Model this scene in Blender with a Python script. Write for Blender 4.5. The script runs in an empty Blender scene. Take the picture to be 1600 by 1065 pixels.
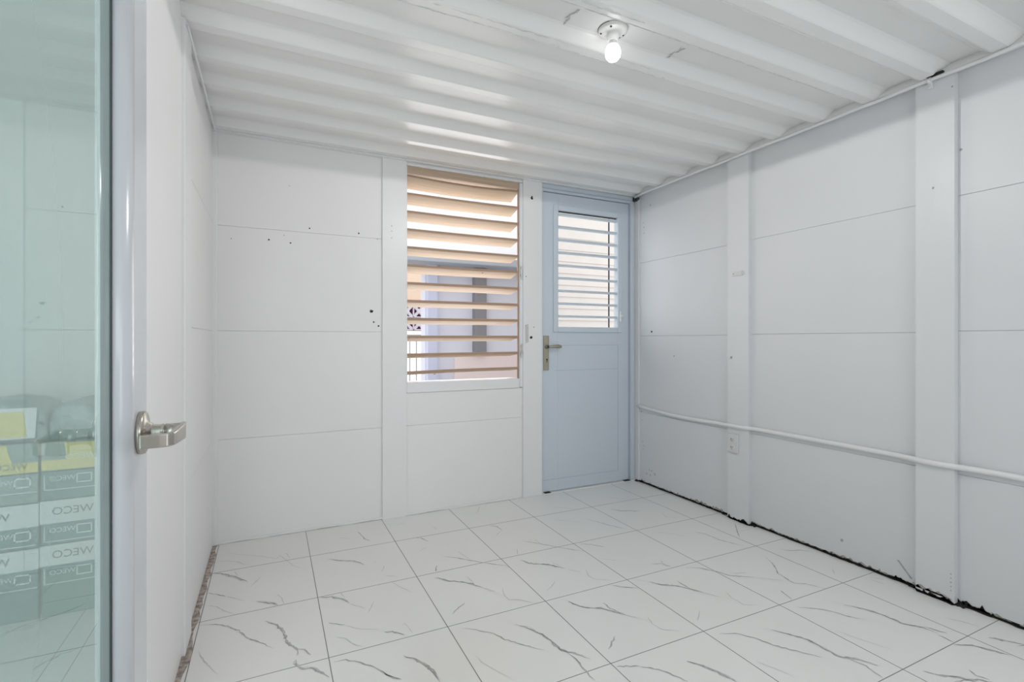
import bpy, bmesh, math, random
from mathutils import Vector, Matrix
random.seed(7)
S = bpy.context.scene
COL = S.collection

# ---------------------------------------------------------------- camera
H = 1.15
cd = bpy.data.cameras.new('camera'); cd.sensor_width = 36; cd.lens = 780/1600*36
cd.shift_y = -2.5/1600; cd.clip_start = 0.02; cd.clip_end = 200
cam = bpy.data.objects.new('camera', cd); COL.objects.link(cam)
cam.location = (0, 0, H); cam.rotation_euler = (math.radians(90), 0, math.radians(-25.8))
S.camera = cam
# ---------------------------------------------------------------- world, lights, exposure
w = bpy.data.worlds.new('sky'); S.world = w; w.use_nodes = True
bg = w.node_tree.nodes['Background']; bg.inputs[0].default_value = (0.93, 0.965, 1.0, 1); bg.inputs[1].default_value = 1.5
def area(name, loc, rot, sx, sy, power, col):
    l = bpy.data.lights.new(name, 'AREA'); l.shape = 'RECTANGLE'; l.size = sx; l.size_y = sy; l.energy = power; l.color = col
    o = bpy.data.objects.new(name, l); COL.objects.link(o); o.location = loc; o.rotation_euler = rot; return o
R90 = math.radians(90)
# added fill light at an unseen doorway placed for it in the right wall
area('fill_right_opening', (2.72, -.85, 1.25), (R90, 0, math.radians(90-28)), .9, 1.7, 4, (0.98, 0.99, 1.0))
# fill light added to brighten the back wall; its high opening is made up
area('fill_back_wall', (1.5, -1.42, 1.75), (math.radians(93), 0, math.radians(6)), 1.8, .8, 5.5, (0.98, 0.99, 1.0))
# daylight through the louvred window and over the yard outside
area('daylight_window', (1.21, 3.62, 1.75), (-R90, 0, 0), 1.0, 1.6, 15, (0.97, 0.98, 1.0))
# light added for the made-up side space with the stand-in cartons
area('fill_side_space', (-1.3, -1.3, 1.4), (R90, 0, 0), 1.7, 1.8, 34, (0.97, 0.99, 1.0))
S.view_settings.view_transform = 'Standard'; S.view_settings.look = 'None'
S.view_settings.exposure = 0.22; S.view_settings.gamma = 1.0; S.view_settings.use_curve_mapping = False

# ---------------------------------------------------------------- materials
def mat(name, col, rough=0.5, metal=0.0, spec=0.5, bump=0, bscale=40, var=0.0, vscale=6, emit=None, coat=0, vcol=None, stretch=None):
    m = bpy.data.materials.new(name); m.use_nodes = True; nt = m.node_tree; b = nt.nodes['Principled BSDF']
    b.inputs['Base Color'].default_value = (*col, 1); b.inputs['Roughness'].default_value = rough
    b.inputs['Metallic'].default_value = metal; b.inputs['Specular IOR Level'].default_value = spec
    b.inputs['Coat Weight'].default_value = coat
    tc = nt.nodes.new('ShaderNodeTexCoord'); src = tc.outputs['Object']
    if stretch:
        mp = nt.nodes.new('ShaderNodeMapping'); mp.inputs['Scale'].default_value = stretch
        nt.links.new(src, mp.inputs[0]); src = mp.outputs[0]
    if var or vcol:
        n = nt.nodes.new('ShaderNodeTexNoise'); n.inputs['Scale'].default_value = vscale; n.inputs['Detail'].default_value = 5
        r = nt.nodes.new('ShaderNodeValToRGB'); c2 = vcol or tuple(c*(1-var) for c in col)
        r.color_ramp.elements[0].color = (*c2, 1); r.color_ramp.elements[1].color = (*col, 1)
        r.color_ramp.elements[0].position = .35; r.color_ramp.elements[1].position = .65
        nt.links.new(src, n.inputs[0]); nt.links.new(n.outputs[0], r.inputs[0]); nt.links.new(r.outputs[0], b.inputs['Base Color'])
    if bump:
        n2 = nt.nodes.new('ShaderNodeTexNoise'); n2.inputs['Scale'].default_value = bscale; n2.inputs['Detail'].default_value = 4
        bp = nt.nodes.new('ShaderNodeBump'); bp.inputs['Strength'].default_value = bump; bp.inputs['Distance'].default_value = .01
        nt.links.new(src, n2.inputs[0]); nt.links.new(n2.outputs[0], bp.inputs['Height']); nt.links.new(bp.outputs[0], b.inputs['Normal'])
    if emit:
        b.inputs['Emission Color'].default_value = (*emit[0], 1); b.inputs['Emission Strength'].default_value = emit[1]
    return m
M = {}
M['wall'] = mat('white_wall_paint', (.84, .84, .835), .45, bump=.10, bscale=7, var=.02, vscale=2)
M['rwall'] = mat('shaded_white_wall_paint', (.74, .75, .77), .42, bump=.12, bscale=7, var=.02, vscale=2)  # same wall paint, with the right wall's dimmer, cooler light put into the colour
M['trim'] = mat('white_gloss_trim', (.82, .82, .825), .35, bump=.10, bscale=12)
M['rtrim'] = mat('shaded_white_post_paint', (.745, .755, .77), .38, bump=.1, bscale=12)  # trim paint darkened and cooled for the light on the right wall
M['seam'] = mat('panel_seam', (.60, .60, .60), .6)
M['ceil'] = mat('white_gloss_ceiling_paint', (.85, .85, .845), .24, bump=.16, bscale=14)
M['ceilrough'] = mat('lumpy_ceiling_paint', (.74, .74, .74), .35, bump=.7, bscale=60, var=.1, vscale=40)
M['hole'] = mat('dark_hole', (.03, .03, .03), .9)
M['smudge'] = mat('grey_smudge', (.50, .50, .49), .8, var=.3, vscale=60)
M['mold'] = mat('black_mould', (.018, .017, .015), .95, var=.5, vscale=60)
M['dirt'] = mat('brown_mould_stain', (.50, .49, .45), .8, vcol=(.28, .26, .21), vscale=55)
M['tile'] = mat('white_marble_tile', (.83, .83, .815), .16, var=.03, vscale=1.5)
M['vein'] = mat('grey_marble_vein', (.52, .52, .515), .25, vcol=(.35, .35, .355), vscale=25)
M['veinfaint'] = mat('faint_marble_vein', (.60, .60, .595), .2)
M['grout'] = mat('dark_grout', (.20, .20, .20), .8)
M['raw'] = mat('raw_pinkish_concrete', (.58, .50, .45), .9, vcol=(.27, .22, .19), vscale=45, bump=.8, bscale=60)
M['blue'] = mat('pale_blue_paint', (.61, .68, .755), .38, bump=.05, bscale=20)
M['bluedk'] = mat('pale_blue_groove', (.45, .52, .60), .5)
M['wood'] = mat('bare_pine_wood', (.55, .43, .315), .6, vcol=(.48, .36, .255), vscale=7, stretch=(.5, 14, 14), bump=.1)
M['wooddk'] = mat('wood_edge', (.42, .28, .20), .7)
M['nickel'] = mat('satin_nickel', (.50, .47, .42), .27, metal=1, bump=.02, bscale=150)
M['brass'] = mat('dull_aged_brass', (.42, .39, .31), .38, metal=.9)
M['black'] = mat('black_gasket', (.03, .04, .04), .5)
M['lav'] = mat('grey_aluminium_stile', (.60, .62, .655), .22, metal=.0, coat=.4)
M['bulb'] = mat('lit_bulb', (1, 1, 1), .4, emit=((1, .99, .97), 5.5))
M['china'] = mat('white_porcelain', (.78, .78, .77), .25)
M['plastic'] = mat('white_plastic', (.70, .70, .70), .35)
M['concrete'] = mat('outdoor_paving', (.55, .53, .50), .8, var=.15)
M['lavwall'] = mat('pale_lavender_render', (.72, .72, .80), .8, bump=.1)
M['upper'] = mat('bright_white_render', (.93, .92, .92), .8)
M['lavcol'] = mat('lavender_column', (.58, .60, .74), .8)
M['greycol'] = mat('grey_post_paint', (.24, .235, .25), .7)
M['beam'] = mat('grey_beam_paint', (.40, .42, .46), .7)
M['cream'] = mat('warm_cream_siding', (.66, .61, .565), .7, var=.04)
M['peach'] = mat('peach_render', (.85, .66, .50), .8)
M['pink'] = mat('pale_pink_render', (.82, .70, .68), .8)
M['red'] = mat('red_brown_band', (.62, .22, .15), .8)
M['fence'] = mat('white_metal_fence', (.45, .43, .39), .5)
M['block'] = mat('white_pierced_block', (.72, .68, .72), .8)
M['magenta'] = mat('dark_magenta_backing', (.22, .03, .10), .8)
M['carton'] = mat('green_carton', (.13, .27, .25), .5, var=.1)
M['cartonw'] = mat('white_carton_band', (.80, .82, .82), .5)
M['cartongrey'] = mat('grey_green_carton', (.28, .36, .34), .5)
M['yellow'] = mat('yellow_label', (.85, .72, .20), .5)
M['film'] = mat('plastic_wrap', (.33, .42, .42), .18, bump=1.0, bscale=22, vcol=(.16, .25, .25), vscale=12)
M['ink'] = mat('dark_print', (.12, .16, .16), .6)
M['whiteink'] = mat('white_print', (.85, .88, .88), .6)

def glass():
    m = bpy.data.materials.new('frosted_green_glass'); m.use_nodes = True; nt = m.node_tree; nt.nodes.clear()
    N = nt.nodes.new; L = nt.links.new
    out = N('ShaderNodeOutputMaterial'); fr = N('ShaderNodeFresnel'); fr.inputs[0].default_value = 1.55
    gl = N('ShaderNodeBsdfGlossy'); gl.inputs['Roughness'].default_value = .0; gl.inputs[0].default_value = (.93, 1, .98, 1)
    tr = N('ShaderNodeBsdfTransparent'); tr.inputs[0].default_value = (.78, .96, .92, 1)
    df = N('ShaderNodeBsdfDiffuse'); df.inputs[0].default_value = (.33, .43, .405, 1)
    a = N('ShaderNodeMixShader'); a.inputs[0].default_value = .58
    b = N('ShaderNodeMixShader')
    back = N('ShaderNodeBsdfTransparent'); geo = N('ShaderNodeNewGeometry'); c = N('ShaderNodeMixShader')   # the rear face of the pane adds nothing
    L(tr.outputs[0], a.inputs[1]); L(df.outputs[0], a.inputs[2])
    L(fr.outputs[0], b.inputs[0]); L(a.outputs[0], b.inputs[1]); L(gl.outputs[0], b.inputs[2]); L(geo.outputs['Backfacing'], c.inputs[0]); L(b.outputs[0], c.inputs[1]); L(back.outputs[0], c.inputs[2]); L(c.outputs[0], out.inputs[0])
    return m
M['glass'] = glass()

# ---------------------------------------------------------------- mesh helpers
class MB:
    def __init__(s): s.v = []; s.f = []; s.m = []; s.mats = []; s.sm = []
    def mi(s, k):
        if k not in s.mats: s.mats.append(k)
        return s.mats.index(k)
    def face(s, pts, k, smooth=False):
        i = len(s.v); s.v += [tuple(p) for p in pts]; s.f.append(list(range(i, i+len(pts)))); s.m.append(s.mi(k)); s.sm.append(smooth)
    def box(s, x0, x1, y0, y1, z0, z1, k):
        i = len(s.v); s.v += [(x, y, z) for x in (x0, x1) for y in (y0, y1) for z in (z0, z1)]
        for f in ((0,1,3,2),(4,6,7,5),(0,4,5,1),(2,3,7,6),(0,2,6,4),(1,5,7,3)):
            s.f.append([i+a for a in f]); s.m.append(s.mi(k)); s.sm.append(False)
    def prism(s, prof, axis, a0, a1, k, smooth=False, caps=True):
        """prof: 2D points in the two remaining axes, extruded along axis"""
        def P(p, a):
            q = list(p); q.insert(axis, a); return tuple(q)
        i = len(s.v); n = len(prof)
        s.v += [P(p, a0) for p in prof] + [P(p, a1) for p in prof]
        for j in range(n):
            s.f.append([i+j, i+(j+1) % n, i+n+(j+1) % n, i+n+j]); s.m.append(s.mi(k)); s.sm.append(smooth)
        if caps:
            s.f.append([i+j for j in range(n)][::-1]); s.m.append(s.mi(k)); s.sm.append(False)
            s.f.append([i+n+j for j in range(n)]); s.m.append(s.mi(k)); s.sm.append(False)
    def tube(s, pts, r, k, n=12):
        pts = [Vector(p) for p in pts]; i = len(s.v); rr = r if isinstance(r, (list, tuple)) else [r]*len(pts)
        for a, p in enumerate(pts):
            t = (pts[min(a+1, len(pts)-1)] - pts[max(a-1, 0)]).normalized()
            up = Vector((0, 0, 1)) if abs(t.z) < .9 else Vector((1, 0, 0))
            u = t.cross(up).normalized(); v = t.cross(u)
            for j in range(n):
                q = p + rr[a]*(math.cos(2*math.pi*j/n)*u + math.sin(2*math.pi*j/n)*v); s.v.append(tuple(q))
        for a in range(len(pts)-1):
            for j in range(n):
                s.f.append([i+a*n+j, i+a*n+(j+1) % n, i+(a+1)*n+(j+1) % n, i+(a+1)*n+j]); s.m.append(s.mi(k)); s.sm.append(True)
        s.f.append([i+j for j in range(n)]); s.m.append(s.mi(k)); s.sm.append(False)
        s.f.append([i+(len(pts)-1)*n+j for j in range(n)][::-1]); s.m.append(s.mi(k)); s.sm.append(False)
    def lathe(s, prof, c, k, n=32, axis='z'):
        i = len(s.v)
        for (r, h) in prof:
            for j in range(n):
                a = 2*math.pi*j/n; x, y = r*math.cos(a), r*math.sin(a)
                p = {'z': (x, y, h), 'x': (h, x, y), 'y': (x, h, y)}[axis]
                s.v.append((c[0]+p[0], c[1]+p[1], c[2]+p[2]))
        for a in range(len(prof)-1):
            for j in range(n):
                s.f.append([i+a*n+j, i+a*n+(j+1) % n, i+(a+1)*n+(j+1) % n, i+(a+1)*n+j]); s.m.append(s.mi(k)); s.sm.append(True)
    def ribbon(s, pts, wmax, z, k, ragged=.5):
        P = []
        for a in range(len(pts)-1):
            p, q = Vector(pts[a]), Vector(pts[a+1]); n = max(2, int((q-p).length/.012))
            P += [p.lerp(q, t/n) for t in range(n)]
        P.append(Vector(pts[-1])); n = len(P); T = []
        for a, p in enumerate(P):
            t = (P[min(a+1, n-1)]-P[max(a-1, 0)]).normalized(); nn = Vector((-t.y, t.x))
            e = min(1, 4*min(a, n-1-a)/max(n-1, 1)+.15)
            wl = wmax*e*(1-ragged+random.random()*2*ragged)*.5; wr = wmax*e*(1-ragged+random.random()*2*ragged)*.5
            j = (random.random()-.5)*wmax*.9
            T.append((p+nn*(wl+j), p-nn*(wr-j)))
        i = len(s.v)
        for a, b in T: s.v += [(a.x, a.y, z), (b.x, b.y, z)]
        for a in range(n-1):
            s.f.append([i+2*a, i+2*a+1, i+2*a+3, i+2*a+2]); s.m.append(s.mi(k)); s.sm.append(False)
    def build(s, name, parent=None, loc=None, bevel=0, fix=True):
        me = bpy.data.meshes.new(name); me.from_pydata(s.v, [], s.f)
        for k in s.mats: me.materials.append(M[k])
        for p, a, b in zip(me.polygons, s.m, s.sm): p.material_index = a; p.use_smooth = b
        if fix:
            bm = bmesh.new(); bm.from_mesh(me); bmesh.ops.recalc_face_normals(bm, faces=bm.faces); bm.to_mesh(me); bm.free()
        o = bpy.data.objects.new(name, me); COL.objects.link(o)
        if loc is not None:
            me.transform(Matrix.Translation([-c for c in loc])); o.location = loc
        if parent:
            o.parent = parent; o.matrix_parent_inverse = Matrix.Identity(4)
            pl = parent.location
            if loc is None: me.transform(Matrix.Translation([-c for c in WL(parent)]))
            else: o.location = Vector(loc)-WL(parent)
        if bevel:
            b = o.modifiers.new('bevel', 'BEVEL'); b.width = bevel; b.segments = 2; b.limit_method = 'ANGLE'
        return o
def WL(o):
    v = Vector(o.location)
    while o.parent: o = o.parent; v += Vector(o.location)
    return v
def struct(o, label=None):
    o['kind'] = 'structure'
    if label: o['label'] = label
    return o
def tag(o, label, cat, group=None):
    o['label'] = label; o['category'] = cat
    if group: o['group'] = group
    return o
def empty(name, loc):
    o = bpy.data.objects.new(name, None); COL.objects.link(o); o.location = loc; o.empty_display_size = .1; return o
def text_mb(txt, size, k, origin, ux, uz, thick=.0006, mirror=False, shear=0.0):
    """flat lettering laid on a vertical face; ux, uz = 3D directions of the writing and of its up"""
    cu = bpy.data.curves.new('t', 'FONT'); cu.body = txt; cu.size = size; cu.extrude = thick; cu.align_x = 'CENTER'; cu.align_y = 'CENTER'; cu.resolution_u = 3
    to = bpy.data.objects.new('t', cu); COL.objects.link(to)
    dg = bpy.context.evaluated_depsgraph_get(); dg.update(); me = bpy.data.meshes.new_from_object(to.evaluated_get(dg))
    mb = MB(); ux = Vector(ux); uz = Vector(uz); nn = ux.cross(uz); o = Vector(origin)
    mb.v = [tuple(o + ux*(-p.co.x if mirror else p.co.x) + uz*(p.co.y+shear*(-p.co.x if mirror else p.co.x)) + nn*p.co.z) for p in me.vertices]
    for p in me.polygons: mb.f.append(list(p.vertices)); mb.m.append(mb.mi(k)); mb.sm.append(False)
    bpy.data.objects.remove(to); bpy.data.curves.remove(cu); bpy.data.meshes.remove(me)
    return mb
# marble veins of the floor tiles: (weight, centre line in metres on the floor)
VEINS = [
 (3, [(-0.254,2.845),(-0.218,2.834),(-0.18,2.788),(-0.143,2.749),(-0.101,2.678)]),
 (1, [(-0.163,2.833),(-0.143,2.76)]),
 (1, [(-0.084,2.621),(-0.043,2.707)]),
 (1, [(-0.222,3.098),(-0.149,3.038),(-0.043,2.961),(0.027,2.891),(0.045,2.932),(0.062,2.886),(0.102,2.772),(0.137,2.717),(0.184,2.71)]),
 (1, [(0.063,2.956),(0.08,2.932),(0.092,2.872)]),
 (1, [(-0.255,2.991),(-0.205,2.979),(-0.153,2.942),(-0.113,2.881)]),
 (2, [(-0.258,2.64),(-0.223,2.609),(-0.18,2.572)]),
 (1, [(-0.18,2.572),(-0.101,2.485)]),
 (3, [(-0.057,2.459),(-0.021,2.434),(0.008,2.415),(0.026,2.385)]),
 (1, [(0.015,2.463),(0.03,2.483),(0.045,2.441),(0.051,2.386)]),
 (1, [(-0.252,2.516),(-0.212,2.489),(-0.174,2.43),(-0.134,2.387)]),
 (2, [(-0.255,2.353),(-0.199,2.337),(-0.158,2.299),(-0.113,2.246),(-0.089,2.186),(-0.056,2.147),(-0.018,2.101),(0.004,2.059)]),
 (3, [(-0.02,2.271),(0.021,2.223),(0.046,2.162),(0.057,2.077),(0.086,2.019),(0.088,1.977)]),
 (2, [(0.09,2.018),(0.111,2.001),(0.133,1.957)]),
 (3, [(0.083,1.95),(0.077,1.931),(0.098,1.887),(0.133,1.876),(0.16,1.836),(0.177,1.802)]),
 (1, [(-0.24,2.159),(-0.226,2.117),(-0.19,2.032),(-0.164,1.982)]),
 (3, [(0.273,2.772),(0.326,2.722),(0.386,2.693),(0.431,2.625)]),
 (2, [(0.47,3.092),(0.486,2.962),(0.513,2.912)]),
 (1, [(0.355,3.041),(0.415,2.997)]),
 (1, [(0.477,2.626),(0.496,2.628)]),
 (1, [(0.495,2.504),(0.521,2.569)]),
 (1, [(0.499,2.46),(0.557,2.421)]),
 (1, [(0.517,2.38),(0.538,2.321),(0.579,2.245)]),
 (3, [(0.199,2.375),(0.244,2.358),(0.279,2.327),(0.31,2.269)]),
 (1, [(0.286,2.386),(0.297,2.318)]),
 (1, [(0.309,2.261),(0.367,2.192)]),
 (1, [(0.368,2.152),(0.41,2.238)]),
 (2, [(0.212,2.149),(0.27,2.103)]),
 (0, [(0.27,2.103),(0.309,2.055),(0.4,2.005)]),
 (3, [(0.404,1.989),(0.441,1.964),(0.47,1.932)]),
 (1, [(0.471,1.998),(0.489,2.011),(0.501,1.928)]),
 (1, [(0.221,2.037),(0.261,2.005),(0.281,1.956),(0.312,1.922)]),
 (2, [(0.201,1.882),(0.243,1.873),(0.288,1.834),(0.331,1.786),(0.357,1.73),(0.397,1.686)]),
 (3, [(0.434,1.804),(0.463,1.775),(0.482,1.742),(0.502,1.697),(0.508,1.66),(0.511,1.615)]),
 (2, [(0.352,1.741),(0.377,1.702),(0.399,1.684)]),
 (2, [(0.687,1.877),(0.726,1.85),(0.784,1.789),(0.809,1.734),(0.855,1.676),(0.911,1.612)]),
 (3, [(0.887,1.808),(0.925,1.762),(0.956,1.691),(0.964,1.63),(0.968,1.581),(0.995,1.556),(1.038,1.494)]),
 (2, [(0.979,1.557),(0.989,1.515),(0.985,1.452),(0.983,1.392)]),
 (0, [(0.671,1.7),(0.677,1.648),(0.707,1.581),(0.737,1.517)]),
 (3, [(0.718,2.333),(0.762,2.273),(0.818,2.237),(0.846,2.207),(0.881,2.145)]),
 (1, [(0.846,2.271),(0.859,2.265),(0.863,2.199)]),
 (1, [(0.881,2.145),(0.925,2.078)]),
 (1, [(0.97,2.106),(0.947,2.048),(0.948,1.991),(0.994,1.969),(1.035,1.918)]),
 (2, [(0.685,1.991),(0.728,2.026),(0.764,2.052)]),
 (2, [(0.821,2.544),(0.88,2.495),(0.941,2.426),(1.01,2.355),(1.073,2.301),(1.089,2.264)]),
 (1, [(0.913,2.573),(0.925,2.499),(0.944,2.433)]),
 (2, [(0.737,2.392),(0.76,2.452)]),
 (2, [(0.739,2.856),(0.785,2.834),(0.808,2.761)]),
 (1, [(0.727,2.663),(0.779,2.694)]),
 (2, [(1.217,2.837),(1.254,2.802),(1.257,2.737)]),
 (1, [(1.257,2.737),(1.184,2.673)]),
 (2, [(1.283,2.54),(1.344,2.489),(1.409,2.404),(1.46,2.343),(1.536,2.266)]),
 (1, [(1.366,2.531),(1.37,2.468)]),
 (1, [(1.187,2.386),(1.218,2.454)]),
 (3, [(1.175,2.326),(1.193,2.272),(1.275,2.215),(1.333,2.139)]),
 (1, [(1.304,2.226),(1.323,2.18)]),
 (1, [(1.336,2.126),(1.383,2.075)]),
 (1, [(1.421,2.096),(1.391,2.019),(1.4,1.982),(1.469,1.937)]),
 (1, [(1.137,1.985),(1.18,2.014),(1.219,2.052)]),
 (3, [(1.172,1.864),(1.198,1.811),(1.234,1.776),(1.272,1.758),(1.298,1.725),(1.333,1.671)]),
 (2, [(1.306,1.791),(1.307,1.737),(1.333,1.671)]),
 (1, [(1.333,1.671),(1.363,1.627)]),
 (2, [(1.128,1.511),(1.17,1.543),(1.204,1.569)]),
 (2, [(1.436,1.901),(1.478,1.86),(1.537,1.822)]),
 (2, [(1.095,1.422),(1.139,1.401),(1.172,1.387)]),
 (2, [(1.564,2.365),(1.617,2.327),(1.665,2.266)]),
 (2, [(1.816,2.678),(1.853,2.603),(1.89,2.512),(1.942,2.426)]),
 (3, [(2.075,2.758),(2.111,2.698),(2.23,2.64)]),
 (1, [(1.723,2.994),(1.782,2.935),(1.873,2.856)]),
 (1, [(2.178,2.987),(2.267,2.919),(2.379,2.84)]),
 (1, [(1.626,2.751),(1.696,2.698),(1.762,2.621)]),
 (1, [(1.558,2.154),(1.629,2.099)]),
 (1, [(1.193,3.058),(1.243,3.096),(1.299,3.199)]),
 (1, [(0.701,3.087),(0.766,3.129)]),
 (1, [(0.897,2.974),(0.905,2.918)]),
 (2, [(1.754,1.994),(1.804,1.97),(1.823,1.921)]),
 (1, [(1.827,2.004),(1.811,1.951)]),
 (3, [(1.619,1.848),(1.65,1.802),(1.711,1.757),(1.734,1.721),(1.77,1.663)]),
 (2, [(1.745,1.8),(1.741,1.713)]),
 (1, [(1.77,1.663),(1.805,1.606)]),
 (1, [(1.867,1.628),(1.848,1.578),(1.845,1.513),(1.901,1.479)]),
 (1, [(1.571,1.507),(1.639,1.559)]),
 (1, [(1.412,1.627),(1.388,1.571),(1.398,1.52),(1.456,1.483)]),
 (2, [(1.884,1.886),(1.946,1.85),(1.988,1.784),(2.017,1.722),(2.111,1.663)]),
 (1, [(2.038,1.74),(2.119,1.709)]),
 (1, [(2.107,1.66),(2.203,1.578)]),
 (2, [(2.355,1.797),(2.319,1.721),(2.245,1.64),(2.223,1.543),(2.273,1.506),(2.304,1.441)]),
 (2, [(2.104,1.525),(2.089,1.485),(2.074,1.446)]),
 (2, [(2.27,2.224),(2.312,2.162),(2.317,2.062),(2.37,1.943)]),
 (1, [(2.056,2.327),(2.138,2.254),(2.195,2.159)]),
 (2, [(2.617,2.208),(2.516,2.105),(2.452,2.035)]),
 (1, [(2.522,2.102),(2.626,2.094)]),
 (1, [(2.335,2.561),(2.307,2.475),(2.361,2.425)]),
 (1, [(2.35,2.783),(2.427,2.722)]),
 (1, [(2.432,2.275),(2.492,2.255)]),
 (2, [(2.516,1.831),(2.54,1.791),(2.605,1.767),(2.643,1.725)]),
 (2, [(2.037,1.398),(2.088,1.363),(2.139,1.313),(2.159,1.256),(2.193,1.215)]),
 (3, [(2.238,1.322),(2.265,1.288),(2.29,1.244),(2.303,1.187),(2.306,1.127),(2.346,1.08),(2.349,1.033)]),
 (2, [(2.356,1.085),(2.382,1.017)]),
 (2, [(2.339,1.029),(2.337,0.975)]),
 (3, [(2.319,0.968),(2.378,0.934),(2.398,0.893),(2.424,0.849)]),
 (0, [(2.01,1.224),(2.037,1.141),(2.078,1.047)]),
 (2, [(1.58,1.405),(1.639,1.377),(1.679,1.322),(1.704,1.26),(1.742,1.21),(1.796,1.137)]),
 (3, [(1.783,1.334),(1.816,1.291),(1.854,1.229),(1.852,1.172),(1.855,1.113),(1.899,1.08),(1.928,1.024)]),
 (2, [(1.875,1.091),(1.887,1.041),(1.872,0.98)]),
 (0, [(1.56,1.229),(1.586,1.173),(1.606,1.115)]),
 (3, [(1.34,1.335),(1.369,1.292),(1.39,1.247),(1.402,1.207),(1.407,1.182)]),
 (2, [(1.169,1.384),(1.207,1.353),(1.233,1.322),(1.263,1.254)]),
 (1, [(2.603,1.425),(2.649,1.376)]),
 (1, [(2.587,1.406),(2.597,1.349)]),
 (1, [(2.536,1.556),(2.489,1.514)]),
 (1, [(2.503,1.081),(2.537,1.035),(2.557,0.982)]),
 (3, [(2.496,0.936),(2.524,0.897),(2.555,0.854)]),
 (3, [(2.037,0.938),(2.062,0.901),(2.114,0.862),(2.132,0.831)]),
 (2, [(2.19,0.873),(2.173,0.847),(2.187,0.814)]),
]
# ---------------------------------------------------------------- room dimensions
XL, XR, YB, YF, ZC = -0.29, 2.69, 3.24, -1.45, 2.315
TX0, TY0, TSX, TSY = 0.189, 0.974, 0.449, 0.469     # tile grid
# ---------------------------------------------------------------- floor
mb = MB()
mb.box(-0.29, XR+.06, YF, YB+.14, -.03, 0, 'tile')
for i in range(-1, 6):
    x = TX0+i*TSX; mb.box(x-.0014, x+.0014, YF, YB+.02, -.001, .0004, 'grout')
for j in range(-6, 5):
    y = TY0+j*TSY; mb.box(-.266, XR+.02, y-.0012, y+.0012, -.001, .0004, 'grout')
def inview(x, y): return y > .85
for wd, pts in VEINS:
    if wd == 3:
        mb.ribbon(pts, .0080, .0007, 'vein', .95)
        off = [(x+random.uniform(-.004, .004), y+random.uniform(-.004, .004)) for x, y in pts]
        mb.ribbon(off, .0035, .0008, 'vein', .7)
        off = [(x+random.uniform(-.009, .009), y+random.uniform(-.009, .009)) for x, y in pts]
        mb.ribbon(off, .0022, .0008, 'veinfaint', .7)
    else: mb.ribbon(pts, {0: .002, 1: .0034, 2: .0056}[wd], .0007, {0: 'veinfaint', 1: 'veinfaint', 2: 'vein'}[wd], .5)
for i in range(-1, 6):                      # the tiles nearer than the frame carry the same print
    for j in range(-5, 0):
        ox, oy = TX0+i*TSX, TY0+j*TSY
        mb.ribbon([(ox+.08, oy+.36), (ox+.17, oy+.33), (ox+.26, oy+.22), (ox+.36, oy+.17)], .007, .0007, 'vein', .7)
        mb.ribbon([(ox+.05, oy+.12), (ox+.14, oy+.11), (ox+.24, oy+.05)], .004, .0007, 'vein', .5)
fl = struct(mb.build('floor', fix=False))
# raw strip where the tiles stop short of the left wall, with a ragged tile edge
mb = MB(); n = 60; top = []
for a in range(n+1):
    y = .2+(YB-.2)*a/n; r = random.uniform(-.007, .009)
    top.append((-.268+r*.9 + (.008 if 2.05 < y < 2.13 else 0), y, 0.0015+random.random()*.002))
for a in range(n):
    p, q = top[a], top[a+1]
    mb.face([(-.345, p[1], .0015), p, q, (-.345, q[1], .0015)], 'raw'); mb.face([p, (p[0], p[1], -.005), (q[0], q[1], -.005), q], 'raw')
struct(mb.build('trim_1', fix=False))

# ---------------------------------------------------------------- ceiling: ribbed painted decking
pitch, edge0 = .2465, 1.722
prof = []                                    # (y, z) along the underside
k0, k1 = -13, 6; RD = .035
for k in range(k0, k1+1):
    e = edge0+k*pitch                         # far edge of the rib bottom
    prof += [(e-.060, ZC+.003), (e-.054, ZC), (e-.007, ZC), (e, ZC+.003), (e+.034, ZC+.030), (e+.044, ZC+RD), (e+pitch-.106, ZC+RD), (e+pitch-.096, ZC+.030)]
prof = [p for p in prof if YF-.1 < p[0] < YB+.02]
mb = MB(); x0, x1 = XL-.1, XR+.1
pr = [(YF-.1, ZC+RD)] + prof + [(YB+.2, ZC)]
for a in range(len(pr)-1):
    p, q = pr[a], pr[a+1]; mb.face([(x0, p[0], p[1]), (x1, p[0], p[1]), (x1, q[0], q[1]), (x0, q[0], q[1])], 'ceil')
mb.face([(x0, YF-.1, ZC+.12), (x1, YF-.1, ZC+.12), (x1, YB+.2, ZC+.12), (x0, YB+.2, ZC+.12)], 'ceil')
# lumpy painted weld beads along the ribs either side of the lamp
def bead(yc, x0, x1, r, k='ceilrough', z=ZC):
    pts = []; x = x0
    while x < x1: pts.append((x, yc+random.uniform(-.003, .003), z+random.uniform(-.002, .002))); x += .02
    mb.tube(pts, [r*random.uniform(.5, 1.3) for _ in pts], k, 6)
bead(edge0-pitch-.004, .5, 2.3, .0022); bead(edge0-pitch-.030, .5, 1.25, .0026)
bead(edge0-.010, .0, 1.6, .0018); bead(edge0-.045, .2, 1.5, .0016)
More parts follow.
